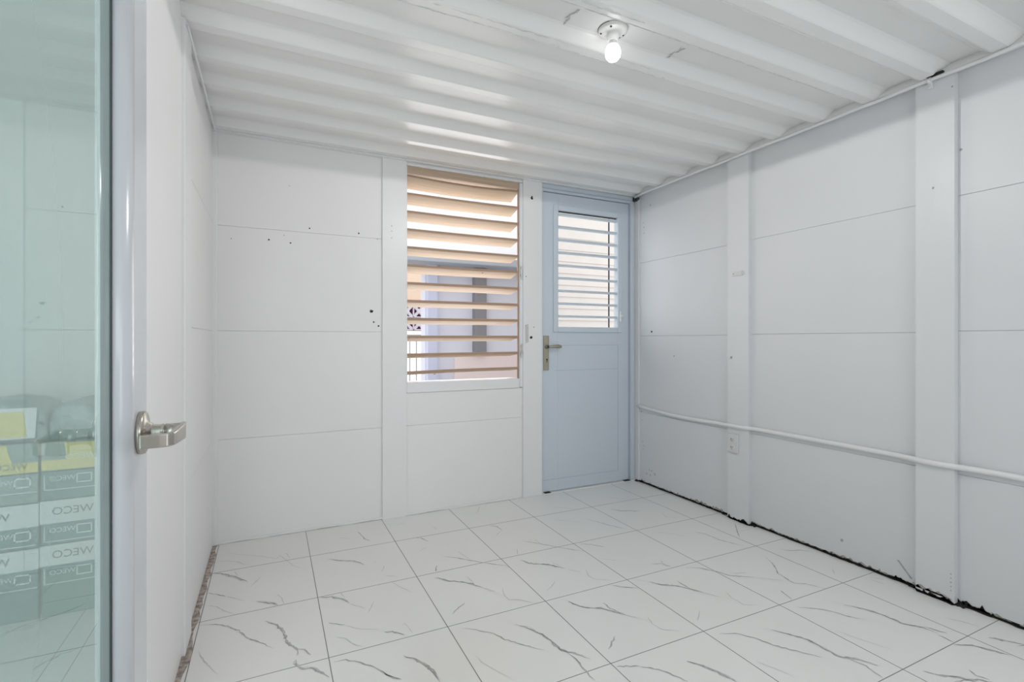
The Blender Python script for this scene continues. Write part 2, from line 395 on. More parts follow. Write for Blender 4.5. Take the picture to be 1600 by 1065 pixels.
# blistered paint by the lamp
def blister(cx, cy, L, ang, n):
    for a in range(n):
        t = (a+.5)/n-.5; px = cx+t*L*math.cos(ang)+random.uniform(-.008, .008); py = cy+t*L*math.sin(ang)+random.uniform(-.008, .008)
        b = ang+random.uniform(-.9, .9); l = random.uniform(.015, .035)
        mb.tube([(px-l/2*math.cos(b), py-l/2*math.sin(b), ZC+RD), (px, py, ZC+RD-.0035), (px+l/2*math.cos(b), py+l/2*math.sin(b), ZC+RD)], [.0006, .0026, .0006], 'ceilrough', 6)
blister(1.00, 1.59, .12, -1.45, 12); blister(1.52, 1.60, .12, -1.3, 14)
struct(mb.build('ceiling', fix=False))
# bearing plate that closes the ribs at the right wall
mb = MB(); mb.prism([(XR-.045, ZC-.002), (XR+.02, ZC-.002), (XR+.02, ZC+.07), (XR-.015, ZC+.07)], 1, YF, YB, 'ceil'); struct(mb.build('trim_2'))
mb = MB(); mb.box(XL-.04, XR, YB-.035, YB+.02, ZC-.006, ZC+.02, 'trim'); struct(mb.build('trim_3', bevel=.003))

# ---------------------------------------------------------------- walls
def dot(mb, axis, c, r, k='hole', d=.0012, n=10):
    """small round mark on a wall; axis 0 = right wall, 1 = back wall; d = how far it stands off"""
    pts = []
    for j in range(n):
        a = 2*math.pi*j/n; rr = r*random.uniform(.8, 1.2)
        if axis == 1: pts.append((c[0]+rr*math.cos(a), c[1]-d, c[2]+rr*math.sin(a)))
        else: pts.append((c[0]-d, c[1]+rr*math.cos(a), c[2]+rr*math.sin(a)))
    mb.face(pts, k)
SE = (.585, 1.198, 1.792)
def panels_y(mb, y, x0, x1, zs, thick=.05):
    """stack of wall boards on the back wall, each board's lips rounded into the seam"""
    for a in range(len(zs)-1):
        z0, z1 = zs[a], zs[a+1]; g = .0022
        mb.prism([(y+.004, z0), (y, z0+g), (y, z1-g), (y+.004, z1), (y+thick, z1), (y+thick, z0)], 0, x0, x1, 'wall')
# back wall (left board column, below and above the window)
mb = MB()
panels_y(mb, YB, XL-.05, .66, (0, SE[0], SE[1], SE[2], ZC+.03))
panels_y(mb, YB, .66, 1.70, (0, SE[0], .80))
mb.box(.66, 1.70, YB, YB+.05, 2.289, ZC+.03, 'wall')
mb.box(1.68, XR+.05, YB+.002, YB+.05, 2.30, ZC+.03, 'wall')
mb.box(XL-.05, .805, YB+.05, YB+.14, 0, ZC+.03, 'wall'); mb.box(.805, 1.635, YB+.05, YB+.14, 0, .80, 'wall'); mb.box(.805, 1.635, YB+.05, YB+.14, 2.283, ZC+.03, 'wall')
mb.box(1.72, 1.80, YB+.05, YB+.14, 0, ZC+.03, 'wall')
for x, z, r in [(-.202, 1.721, .0035), (-.01, 1.731, .0045), (.071, 1.764, .003), (.106, 1.722, .0045), (.211, 1.819, .0045), (.498, 1.815, .005), (.612, 1.789, .0035), (.576, 1.328, .010), (.59, 1.26, .0055), (.62, 1.236, .0055), (.10, 2.06, .003)]:
    dot(mb, 1, (x, YB, z), r, 'hole' if r > .004 else 'smudge')
# caulk bead along the foot of the wall
pts = [(x, YB-.004, .006+random.uniform(-.002, .002)) for x in [XL+a*.08 for a in range(0, 25)] if x < 1.64]
mb.tube(pts, [random.uniform(.005, .009) for _ in pts], 'trim', 6)
struct(mb.build('wall_back', fix=False))
# posts on the back wall
mb = MB(); mb.box(.642, .797, YB-.014, YB+.02, 0, ZC, 'trim')
for z in (1.879, 1.846, 1.801): dot(mb, 1, (.70, YB-.014, z), .0035, 'smudge')
struct(mb.build('trim_4'))
mb = MB(); mb.box(1.648, 1.803, YB-.018, YB+.05, .001, ZC, 'trim')
for x, z, r in [(1.718, 2.181, .010), (1.67, 1.607, .004), (1.712, 1.164, .011), (1.735, 1.24, .004)]: dot(mb, 1, (x, YB-.018, z), r, 'hole')
dot(mb, 1, (1.72, YB-.018, 2.193), .006, 'hole')
for a in range(7): dot(mb, 1, (1.675+random.uniform(-.008, .008), YB-.0185, 1.25-a*.017), .003, 'smudge')
mb.face([(1.662, YB-.0185, 1.255), (1.69, YB-.0185, 1.262), (1.692, YB-.0185, 1.13), (1.665, YB-.0185, 1.12)], 'seam')
struct(mb.build('trim_5'))
mb = MB(); mb.box(XL-.02, XL+.022, YB-.02, YB+.01, 0, ZC, 'trim'); struct(mb.build('trim_6', bevel=.003))

# right wall: boards between posts
mb = MB(); mm = MB()
posts = [(2.143, 2.300), (1.110, 1.254), (.085, .235)]; YD = -.30       # unseen opening added for the fill light starts at YD
def board_x(mb, x, y0, y1, zs, thick=.05, zo=0):
    for a in range(len(zs)-1):
        z0, z1 = zs[a], zs[a+1]; g = .0022
        s = 1 if thick > 0 else -1
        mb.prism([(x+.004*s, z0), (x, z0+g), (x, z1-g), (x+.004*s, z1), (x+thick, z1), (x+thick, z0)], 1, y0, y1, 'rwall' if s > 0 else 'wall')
spans = [(2.28, YB+.02, 0), (1.24, 2.16, .004), (.22, 1.13, .008), (YD, .10, 0)]
for y0, y1, dz in spans: board_x(mb, XR, y0, y1, (.012, SE[0]-.02, 1.178+dz, 1.765+dz, ZC+.05))
for y, z, r in [(3.062, 2.206, .006), (3.137, 2.045, .005), (3.137, 1.999, .005), (3.144, 2.082, .004), (3.047, 1.21, .008), (2.805, 1.027, .006), (1.119-.02, 1.971, .006), (3.152, .329, .005), (3.14, .30, .005), (3.145, .27, .005), (3.17, .57, .006), (3.16, .50, .004)]:
    dot(mb, 0, (XR, y, z), r, 'hole' if r > .0065 else 'smudge')
for a in range(6): dot(mb, 0, (XR, 3.10-a*.02+random.uniform(-.01, .01), .10+random.uniform(-.02, .02)), .006, 'smudge')
# mould and stain along the foot, ragged on top
def ragged(mb, x, y0, y1, zbase, amp, k, d, dens=.012, p=1.0):
    y = y0
    while y < y1:
        l = random.uniform(.015, .06); h = amp*(.15+random.random()**2*p)
        mb.face([(x-d, y, zbase), (x-d, y+l, zbase), (x-d, y+l*.85, zbase+h*.6), (x-d, y+l*.6, zbase+h), (x-d, y+l*.3, zbase+h*.5)], k); y += dens*random.uniform(.6, 1.6)
for y0, y1, dz in spans:
    ragged(mb, XR, y0+.02, y1-.02, .008, .009, 'mold', .0016); ragged(mb, XR, y0+.02, y1-.02, .010, .017, 'dirt', .0011, .022)
ragged(mb, XR, 1.254, 1.34, .010, .020, 'mold', .002, .01, 1); ragged(mb, XR, 1.0, 1.10, .010, .022, 'mold', .002, .01)
ragged(mb, XR, 3.14, 3.22, .010, .024, 'mold', .002, .01); ragged(mb, XR, 2.10, 2.14, .010, .025, 'mold', .002, .01)
ragged(mb, XR, 2.30, 2.65, .010, .026, 'dirt', .0012, .02)
mb.prism([(1.335, .10), (1.345, .10), (1.29, .035), (1.28, .035)], 0, XR-.0012, XR-.0008, 'smudge')
dot(mb, 0, (XR, 1.60, .10), .008, 'smudge')
mb.box(XR+.05, XR+.10, YD, YB+.1, 0, ZC+.1, 'wall'); mb.box(XR, XR+.10, YF, YD, 2.15, ZC+.1, 'wall')
struct(mb.build('wall_right', fix=False))
# black gap where the floor stops under the wall
mb = MB(); n = 160; T = []
for a in range(n+1):
    y = YD+(YB-YD)*a/n; onpost = any(p0-.01 < y < p1+.01 for p0, p1 in posts)
    T.append((XR-(.032 if onpost else .003)-random.random()**2*.008, y))
for a in range(n):
    p, q = T[a], T[a+1]; mb.face([(p[0], p[1], .0012), (XR+.02, p[1], .0012), (XR+.02, q[1], .0012), (q[0], q[1], .0012)], 'mold')
mb.box(XR-.0, XR+.02, YD, YB, .001, .014, 'mold')
for y in (1.10, 2.135, 3.22, 2.305):
    for a in range(8): mb.tube([(XR-.005-random.random()*.02, y+random.uniform(-.03, .012), .0), (XR-.004, y+random.uniform(-.03, .01), random.uniform(.006, .022))], [.006, .003], 'mold', 5)
struct(mb.build('trim_7', fix=False))
for a, (y0, y1) in enumerate(posts):
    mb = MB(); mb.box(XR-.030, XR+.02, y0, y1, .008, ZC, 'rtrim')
    if a == 1:
        ragged(mb, XR-.030, y0+.005, y1-.01, .020, .022, 'dirt', .0012, .012); ragged(mb, XR-.030, y0+.005, y1-.03, .008, .030, 'smudge', .0010, .02); ragged(mb, XR-.030, y0, y1, .008, .014, 'mold', .0016, .008)
        dot(mb, 0, (XR-.03, 1.187, 1.825), .005, 'smudge'); dot(mb, 0, (XR-.03, 1.117, 2.245), .004, 'smudge')
        for q in range(5): dot(mb, 0, (XR-.03, 1.122, .06+q*.018), .003, 'smudge')
    if a == 0:
        ragged(mb, XR-.030, y0, y1, .008, .02, 'mold', .0016, .01); dot(mb, 0, (XR-.03, 2.27, 1.034), .009, 'smudge')
        dot(mb, 0, (XR-.03, 2.283, 1.028), .004, 'seam')
    struct(mb.build('trim_%d' % (8+a)))
mb = MB(); mb.box(XR-.012, XR+.02, YB-.052, YB, .012, ZC-.02, 'rtrim'); struct(mb.build('trim_11', bevel=.002))

# left wall (opening added behind the glass door to show the stand-in cartons)
mb = MB()
mb.box(XL-.05, XL, 1.5, 2.16, .004, ZC+.08, 'wall')
board_x(mb, XL, 2.28, YB+.02, (.004, SE[0], 1.198, 1.80, ZC+.08), thick=-.05)
mb.box(XL-.05, XL, YF, .22, 0, ZC+.08, 'wall'); mb.box(XL-.05, XL, .22, 1.5, 2.18, ZC+.08, 'wall')
struct(mb.build('wall_left', fix=False))
mb = MB(); mb.box(XL-.02, XL+.012, 2.14, 2.30, .004, ZC, 'trim'); mb.box(XL-.001, XL+.005, 2.30, 2.335, .004, ZC, 'trim'); struct(mb.build('trim_13', bevel=.003))
pts = [(XL+.014, y, ZC-.012+random.uniform(-.003, .003)) for y in [2.15+.06*a for a in range(18)]]
mb = MB(); mb.tube(pts, .0055, 'trim', 8); struct(mb.build('trim_14', fix=False))
# front wall behind the camera, with an opening added for the fill light
mb = MB(); y0, y1 = YF-.05, YF
mb.box(XL-.05, XR+.05, y0, y1, 0, 1.3, 'wall'); mb.box(XL-.05, XR+.05, y0, y1, 2.2, ZC+.1, 'wall'); mb.box(XL-.05, .55, y0, y1, 1.3, 2.2, 'wall'); mb.box(2.45, XR+.05, y0, y1, 1.3, 2.2, 'wall')
struct(mb.build('wall_front', fix=False))

# made-up side space, imitating the room's reflection in the glass door
mb = MB(); mb.box(-2.3, XL-.05, YF, YB+.14, -.03, 0, 'tile')
for y in [TY0+j*TSY for j in range(-4, 5)]: mb.box(-2.3, XL-.05, y-.0014, y+.0014, -.001, .0005, 'grout')
for x in [TX0-i*TSX for i in range(2, 6)]: mb.box(x-.0014, x+.0014, YF, YB+.1, -.001, .0005, 'grout')
for i in range(2, 6):
    for j in range(-3, 5):
        ox, oy = TX0-i*TSX, TY0+j*TSY
        mb.ribbon([(ox+.08, oy+.12), (ox+.17, oy+.15), (ox+.26, oy+.28), (ox+.38, oy+.33)], .007, .0007, 'vein', .7)
struct(mb.build('floor_side', fix=False))
mb = MB(); mb.box(-2.35, -2.3, YF, YB+.14, 0, ZC+.03, 'wall'); panels_y(mb, YB, -2.3, XL-.05, (0, SE[0], SE[1], SE[2], ZC+.03)); mb.box(-2.3, XL-.05, YB+.05, YB+.14, 0, ZC+.03, 'wall'); struct(mb.build('wall_side', fix=False))
mb = MB(); mb.box(-2.3, XL-.05, YF, YB+.1, ZC, ZC+.1, 'ceil'); struct(mb.build('ceiling_side', fix=False))

# ---------------------------------------------------------------- window_1: white frame, bare wood louvres
win = struct(empty('window_1', (1.21, YB, .865)))
wx0, wx1, wz0, wz1 = .800, 1.622, .866, 2.262
mb = MB()
mb.box(wx0-.004, wx0+.004, YB-.006, YB+.13, wz0-.06, 2.283, 'trim')
mb.box(wx1, 1.648, YB-.006, YB+.03, wz0-.06, 2.283, 'blue'); mb.box(wx1+.006, 1.648, YB-.010, YB, wz0-.06, 2.283, 'trim')
mb.box(wx0, wx1, YB-.008, YB+.13, .80, wz0, 'trim')
mb.box(.797, 1.648, YB-.008, YB+.02, 2.288, 2.300, 'trim')
mb.build('window_frame', win, bevel=.002)
mb = MB(); mb.box(wx0+.002, wx1, YB+.004, YB+.125, 2.240, 2.288, 'wood')
mb.box(wx0+.004, wx0+.010, YB+.030, YB+.125, wz0+.002, 2.238, 'wood'); mb.box(wx1-.008, wx1-.001, YB+.002, YB+.014, wz0+.002, 2.24, 'wooddk')
mb.build('wood_liner', win, bevel=.001)
# louvre heights (inner top edge) read from the photo
zl = [2.232-.1175*a for a in range(12)]
for a, z in enumerate(zl):
    th = math.radians([20, 15, 13, 12, 12, 13, 11, 10, 10, 10, 8, 7][a]); wd, t = .128, .017; warp = [.012, .004, .003, .002, .001, .003, 0, 0, .001, 0, 0, -.003][a]
    mb = MB(); n = 12; i = 0
    c, s_ = math.cos(th), math.sin(th)
    sec = [(0, 0), (.003, .0015), (wd-.004, .0), (wd, -.002), (wd, -t), (.004, -t), (0, -t+.003)]
    sl = [0, 0, 0, 0, 0, .003, 0, 0, .004, .002, .004, .010][a]
    for q in range(n+1):
        x = wx0+.006+(wx1-.012-wx0)*q/n; sag = -warp*math.sin(math.pi*q/n)*1.0 + sl*(q/n)
        for (dy, dz) in sec: mb.v.append((x, YB+.006+dy*c+dz*s_, z+sag-dy*s_+dz*c))
    m_ = len(sec); ki = mb.mi('wood'); kd = mb.mi('wooddk')
    for q in range(n):
        for j in range(m_):
            mb.f.append([q*m_+j, q*m_+(j+1) % m_, (q+1)*m_+(j+1) % m_, (q+1)*m_+j]); mb.m.append(kd if j in (3, 6) else ki); mb.sm.append(False)
    mb.f.append(list(range(m_))); mb.m.append(kd); mb.sm.append(False); mb.f.append([n*m_+j for j in range(m_)][::-1]); mb.m.append(kd); mb.sm.append(False)
    if a in (0, 11, 5):
        x = {0: .93, 11: 1.0, 5: 1.35}[a]; mb.lathe([(.009, 0), (.006, -.004), (0, -.005)], (x, YB+.035, z-t-.0055), 'wooddk', 8)
    mb.build('louver_slat', win)

# old hinge remnants painted over on the window jamb
def hinge(z, label):
    e = empty('hinge_remnant', (1.635, YB-.010, z))
    mb = MB(); mb.tube([(1.633, YB-.014, z-.045), (1.636, YB-.018, z-.015), (1.632, YB-.016, z+.02), (1.634, YB-.013, z+.045)], [.004, .007, .006, .003], 'plastic', 8)
    mb.build('knuckle', e)
    mb = MB(); mb.box(1.625, 1.640, YB-.013, YB-.0095, z-.03, z+.05, 'seam'); 
    for q in range(3): mb.box(1.628, 1.632, YB-.0145, YB-.0125, z-.02+q*.025, z-.012+q*.025, 'hole')
    mb.build('leaf_plate', e, bevel=.001)
    tag(e, label, 'hinge')
hinge(1.63, 'small grey hinge remnant on the right window jamb beside the sixth louvre down')
hinge(1.06, 'curled metal hinge remnant low on the right window jamb, beside the bottom louvres')
mb = MB(); mb.tube([(1.634, YB-.018, 1.12), (1.642, YB-.026, 1.095), (1.636, YB-.028, 1.06), (1.628, YB-.022, 1.05), (1.63, YB-.018, 1.085)], .0035, 'plastic', 8)
tag(mb.build('metal_hook', loc=(1.635, YB-.018, 1.09)), 'bent pale metal hook on the jamb between the louvred window and the post', 'hook')

# ---------------------------------------------------------------- door_1: pale blue door with louvred light
dr = struct(empty('door_1', (2.22, YB, 0)))
dx0, dx1, dzt = 1.828, 2.624, 2.250
fy = YB+.010; lx0, lx1, lz0, lz1 = 1.955, 2.512, 1.245, 2.125
mb = MB()
mb.box(1.803, dx0-.004, YB-.002, YB+.12, 0, ZC-.012, 'blue')
mb.box(dx1+.005, 2.668, YB-.006, YB+.12, 0, ZC-.012, 'blue'); mb.box(dx1+.005, 2.642, YB-.014, YB, 0, 2.262, 'blue')
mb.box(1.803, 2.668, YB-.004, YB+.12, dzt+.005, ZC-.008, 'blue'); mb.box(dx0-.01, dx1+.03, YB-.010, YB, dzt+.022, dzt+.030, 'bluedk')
mb.build('door_frame', dr, bevel=.002)
mb = MB()
mb.box(dx0, lx0, fy, fy+.04, .012, dzt, 'blue'); mb.box(lx1, dx1, fy, fy+.04, .012, dzt, 'blue')
mb.box(lx0, lx1, fy, fy+.04, lz1, dzt, 'blue'); mb.box(lx0, lx1, fy, fy+.04, .012, lz0, 'blue')
mb.build('door_leaf', dr, bevel=.001)
mb = MB()
gx0, gx1 = 1.915, 2.540
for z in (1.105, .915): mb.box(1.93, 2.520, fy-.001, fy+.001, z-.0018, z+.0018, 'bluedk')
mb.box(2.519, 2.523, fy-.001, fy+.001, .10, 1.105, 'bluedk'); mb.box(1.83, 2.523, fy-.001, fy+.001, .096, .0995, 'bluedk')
mb.build('panel_groove', dr)
mb = MB()
for (a, b, c, d) in ((gx0, lx0, lz0-.04, lz1+.04), (lx1, lx1+.040, lz0-.04, lz1+.04)): mb.box(a, b, fy-.012, fy+.002, c, d, 'blue')
mb.box(lx0, lx1, fy-.012, fy+.002, lz1, lz1+.04, 'blue'); mb.box(lx0, lx1, fy-.012, fy+.002, lz0-.04, lz0, 'blue')
mb.build('glazing_bead', dr, bevel=.004)
mb = MB(); mb.box(lx0, lx1, fy+.012, fy+.03, lz1-.006, lz1+.002, 'black')
mb.box(2.468, 2.474, fy+.05, fy+.062, lz0, lz1, 'black'); mb.build('louver_rod', dr)
for a in range(9):
    z = 2.100-.0968*a
    mb = MB(); mb.prism([(fy+.002, z+.003), (fy+.005, z+.009), (fy+.034, z+.004), (fy+.036, z-.002), (fy+.030, z-.008), (fy+.004, z-.006)], 0, lx0, lx1, 'blue')
    mb.build('louver_slat', dr)
mb = MB(); mb.lathe([(.0, -.030), (.010, -.028), (.014, -.015), (.012, 0)], (2.535, fy-.012, 1.335), 'plastic', 12, 'y'); mb.box(2.524, 2.536, fy-.03, fy-.012, 1.29, 1.375, 'plastic')
o = mb.build('louver_crank', dr, bevel=.002); o['label'] = 'white plastic louvre crank'
hd = empty('door_handle', (0, 0, 0)); hd.parent = dr; hd.location = (1.852-2.22, fy-YB, 1.045)
mb = MB(); mb.box(1.829, 1.876, fy-.009, fy, .920, 1.178, 'brass'); mb.build('back_plate', hd, bevel=.0025)
mb = MB(); mb.lathe([(.011, -.034), (.012, -.010), (.015, -.008), (.015, 0)], (1.852, fy-.009, 1.095), 'brass', 16, 'y')
mb.tube([(1.852, fy-.043, 1.095), (1.872, fy-.048, 1.096), (1.90, fy-.048, 1.098), (1.935, fy-.046, 1.098), (1.958, fy-.044, 1.096), (1.964, fy-.043, 1.095)], [.009, .010, .012, .0145, .011, .004], 'brass', 16)
mb.build('lever', hd)
mb = MB(); mb.lathe([(0, -.0015), (.006, -.0015), (.006, 0)], (1.856, fy-.009, 1.0), 'hole', 12, 'y'); mb.box(1.8535, 1.8585, fy-.0105, fy-.009, .978, 1.0, 'hole'); mb.build('keyhole', hd)
hd['label'] = 'dull brass lever handle on a long plate'
mb = MB(); mb.box(1.80, 2.66, YB-.012, YB+.12, -.001, .006, 'trim'); mb.box(1.835, 1.885, YB-.013, YB+.02, .0055, .009, 'hole'); mb.box(2.57, 2.63, YB-.013, YB+.02, .0055, .009, 'hole')
struct(mb.build('trim_15'))
mb = MB(); mb.box(2.655, 2.690, YB-.04, YB-.004, ZC-.045, ZC-.014, 'black'); mb.lathe([(0, -.012), (.012, -.012), (.012, .01)], (2.672, YB-.045, ZC-.03), 'black', 10, 'y')
tag(mb.build('door_stop', loc=(2.67, YB-.03, ZC-.04)), 'small black fitting in the top corner above the right side of the blue door', 'fitting')

# ---------------------------------------------------------------- glass door on the left
gd = struct(empty('door_2', (-.235, .80, 0)))
GX = -.222; Yg = .962
mb = MB(); mb.box(GX-.006, GX, .30, Yg+.006, .10, 2.02, 'glass'); o = mb.build('glass_pane', gd); o['label'] = 'frosted green glass pane'
mb = MB(); mb.box(GX-.008, GX+.0015, Yg-.0025, Yg+.003, .10, 2.02, 'black'); mb.box(GX-.010, GX-.0065, Yg-.012, Yg+.004, .10, 2.02, 'black'); mb.build('gasket', gd)
# rounded stile: section in (x, y)
cx, r = GX-.004, .024
sec = []
for a in range(0, 11):
    t = math.pi/2*a/10; sec.append((GX+.0015+.022*math.sin(t), Yg+.002+.030*(1-math.cos(t))))
sec += [(GX+.0235, Yg+.118), (GX+.021, Yg+.121), (GX-.020, Yg+.121), (GX-.020, Yg+.002)]
mb = MB(); i = 0; n = len(sec)
mb.v = [(x, y, .02) for x, y in sec]+[(x, y, 2.12) for x, y in sec]
for j in range(n): mb.f.append([j, (j+1) % n, n+(j+1) % n, n+j]); mb.m.append(mb.mi('lav')); mb.sm.append(j < 10)
mb.f.append(list(range(n))); mb.m.append(0); mb.sm.append(False); mb.f.append(list(range(n, 2*n))[::-1]); mb.m.append(0); mb.sm.append(False)
o = mb.build('stile', gd); o['label'] = 'grey lavender rounded metal stile'
mb = MB(); mb.box(GX-.020, GX+.022, .20, .30, .02, 2.12, 'lav'); mb.build('stile', gd, bevel=.006)
mb = MB(); mb.box(GX-.020, GX+.018, .30, Yg+.001, .02, .10, 'lav'); mb.build('rail', gd, bevel=.004)
mb = MB(); mb.box(GX-.020, GX+.018, .30, Yg+.001, 2.02, 2.12, 'lav'); mb.build('rail', gd, bevel=.004)
# handle, satin nickel lever on a round rose
FX = GX+.0235
hz, hy = .993, 1.028
hd = empty('lever_handle', (0, 0, 0)); hd.parent = gd; hd.location = (FX+.235, hy-.80, hz)
mb = MB(); mb.lathe([(.0, .0), (.0355, .0), (.036, .004), (.036, .006), (.034, .009), (.024, .0105), (.018, .013), (.015, .018), (0, .018)], (FX, hy, hz), 'nickel', 48, 'x'); mb.build('rose', hd)
mb = MB(); mb.lathe([(.0135, .012), (.0125, .030), (.0130, .0335), (.0115, .034), (.0115, .036), (.0130, .0365), (.0130, .061), (0, .061)], (FX, hy, hz), 'nickel', 32, 'x'); mb.build('neck', hd)
# flat lever blade bending back toward the hinge side
bl = [(FX+.060, hy+.014), (FX+.0625, hy-.010), (FX+.059, hy-.070), (FX+.057, hy-.084), (FX+.052, hy-.091), (FX+.043, hy-.094), (FX+.018, hy-.097)]
wdz = [.013, .0135, .011, .0105, .0105, .0105, .0105]
mb = MB(); n = len(bl)
for (x, y), wz in zip(bl, wdz): pass
L_ = []
for q in range(n):
    a = Vector(bl[max(q-1, 0)]); b = Vector(bl[min(q+1, n-1)]); t = (b-a).normalized(); nn = Vector((-t.y, t.x))*.0045; p = Vector(bl[q])
    L_.append([(p.x+nn.x, p.y+nn.y, hz-wdz[q]), (p.x+nn.x, p.y+nn.y, hz+wdz[q]), (p.x-nn.x, p.y-nn.y, hz+wdz[q]), (p.x-nn.x, p.y-nn.y, hz-wdz[q])])
for row in L_: mb.v += row
for q in range(n-1):
    for j in range(4): mb.f.append([q*4+j, q*4+(j+1) % 4, (q+1)*4+(j+1) % 4, (q+1)*4+j]); mb.m.append(mb.mi('nickel')); mb.sm.append(False)
mb.f.append([0, 1, 2, 3]); mb.m.append(0); mb.sm.append(False); mb.f.append([(n-1)*4+j for j in (3, 2, 1, 0)]); mb.m.append(0); mb.sm.append(False)
mb.build('lever', hd, bevel=.0022)
hd['label'] = 'satin nickel lever handle on a round rose'

# ---------------------------------------------------------------- ceiling lamp
LX, LY, LZ = 1.193, 1.570, ZC+RD
lamp = tag(empty('ceiling_lamp', (LX, LY, LZ)), 'bare lit bulb in a white porcelain lampholder on the ribbed ceiling', 'lamp')
mb = MB(); mb.lathe([(0, 0), (.056, 0), (.057, -.004), (.055, -.010), (.049, -.013), (.040, -.015), (.026, -.017), (.024, -.024), (.0245, -.034), (.020, -.036), (.019, -.046), (.017, -.047), (0, -.047)], (LX, LY, LZ), 'china', 40)
mb.build('lampholder', lamp)
for a, rr, s in ((2.6, .046, .0035), (.35, .042, .005), (-.1, .046, .003), (2.2, .030, .003), (3.9, .044, .004)):
    mb = MB(); mb.lathe([(0, -.0165), (s, -.016), (s, -.010)], (LX+rr*math.cos(a), LY+rr*math.sin(a), LZ), 'hole', 10)
    mb.build('screw', lamp)
mb = MB(); n = 30
for a in range(16):
    t = 1.9+a*.12; q = t+.12
    mb.face([(LX+.0575*math.cos(t), LY+.0575*math.sin(t), LZ-.002), (LX+.0575*math.cos(q), LY+.0575*math.sin(q), LZ-.002), (LX+.0585*math.cos(q), LY+.0585*math.sin(q), LZ-.0005), (LX+.0585*math.cos(t), LY+.0585*math.sin(t), LZ-.0005)], 'hole')
mb.build('rim_gap', lamp, fix=False)
mb = MB(); mb.lathe([(.014, -.046), (.0155, -.052), (.020, -.064)], (LX, LY, LZ), 'china', 24); mb.build('bulb_collar', lamp)
mb = MB(); mb.lathe([(.0205, -.064), (.026, -.074), (.0295, -.086), (.030, -.096), (.027, -.108), (.020, -.118), (.010, -.1235), (0, -.1245)], (LX, LY, LZ), 'bulb', 32)
o = mb.build('bulb', lamp); o['label'] = 'glowing white bulb'
# the bulb's own light: it throws downward and sideways, its neck throws none at the ceiling
sl_ = bpy.data.lights.new('bulb_light', 'SPOT'); sl_.energy = 20; sl_.spot_size = math.radians(179); sl_.spot_blend = .012; sl_.shadow_soft_size = .028; sl_.color = (1, .985, .96)
so = bpy.data.objects.new('bulb_light', sl_); COL.objects.link(so); so.parent = lamp; so.location = (0, 0, -.140)

# ---------------------------------------------------------------- pipes, clamp, outlet, bracket
mb = MB(); pts = []
for a in range(44):
    y = 3.20-a*.079
    x = XR-.012
    if y > 3.1: z = .605-.0*(y)
    z = .600+.014*((y-2.2)/1.0)**2*(1 if y > 2.2 else 0)
    if y > 2.2: z -= .016*math.sin(math.pi*min(1, (3.2-y)/.95))
    dist = min(abs(y-(p0+p1)/2) for p0, p1 in posts); out = .028*max(0, min(1, (.125-dist)/.03))
    pts.append((x-out, y, z))
mb.tube(pts, .0125, 'trim', 14)
tag(mb.build('conduit_pipe', loc=(XR-.012, 2.2, .6)), 'thick white painted conduit running along the right wall at knee height across the posts', 'pipe')
mb = MB(); mb.tube([(XR-.044, 3.195, ZC-.020)]+[(XR-.043+random.uniform(-.0015, .0015), 3.2-.1*a, ZC-.010+random.uniform(-.0025, .0025)) for a in range(1, 46)], .0085, 'trim', 12)
tag(mb.build('ceiling_conduit', loc=(XR-.043, 2.2, ZC-.01)), 'thin white painted conduit running along the top of the right wall under the ceiling', 'pipe')
cl = tag(empty('pipe_clamp', (XR-.043, 1.195, ZC-.012)), 'white pipe clamp on the top conduit above the nearer right wall post', 'clamp')
mb = MB(); mb.tube([(XR-.043, 1.203, ZC-.010), (XR-.043, 1.187, ZC-.010)], .0125, 'trim', 14); mb.build('strap', cl)
mb = MB(); mb.box(XR-.040, XR-.029, 1.187, 1.203, ZC-.045, ZC-.018, 'trim'); mb.lathe([(0, -.004), (.005, -.003), (.005, 0)], (XR-.040, 1.195, ZC-.036), 'plastic', 10, 'x'); mb.build('tab', cl, bevel=.002)
mb = MB(); mb.prism([(XR-.06, ZC+.0), (XR-.06, ZC+.006), (XR-.02, ZC+.006), (XR-.02, ZC)], 1, 1.14, 1.20, 'mold'); mb.build('dirt_gap', cl)
# outlet on the farther post
ox = XR-.030
ot = tag(empty('wall_outlet', (ox, 2.252, .487)), 'white duplex power outlet low on the farther right wall post below the conduit', 'outlet')
mb = MB(); mb.box(ox-.014, ox, 2.210, 2.292, .430, .548, 'plastic'); mb.build('cover_plate', ot, bevel=.004)
for z in (.515, .465):
    mb = MB(); mb.lathe([(0, -.0165), (.015, -.0165), (.0165, -.014), (.0165, -.010)], (ox, 2.251, z), 'plastic', 20, 'x')
    mb.box(ox-.0172, ox-.016, 2.256, 2.2585, z-.003, z+.007, 'hole'); mb.box(ox-.0172, ox-.016, 2.2435, 2.246, z-.003, z+.007, 'hole'); mb.box(ox-.0172, ox-.016, 2.2495, 2.2525, z-.010, z-.006, 'hole')
    mb.build('socket', ot)
br = tag(empty('wall_bracket', (ox, 2.235, 1.565)), 'small white metal bracket at head height on the farther right wall post', 'bracket')
mb = MB(); mb.box(ox-.004, ox, 2.175, 2.262, 1.552, 1.580, 'plastic'); mb.box(ox-.016, ox, 2.180, 2.186, 1.553, 1.579, 'plastic'); mb.build('plate', br, bevel=.002)
mb = MB(); mb.lathe([(0, -.006), (.004, -.005), (.004, -.002)], (ox, 2.25, 1.567), 'smudge', 8, 'x'); mb.build('screw', br)

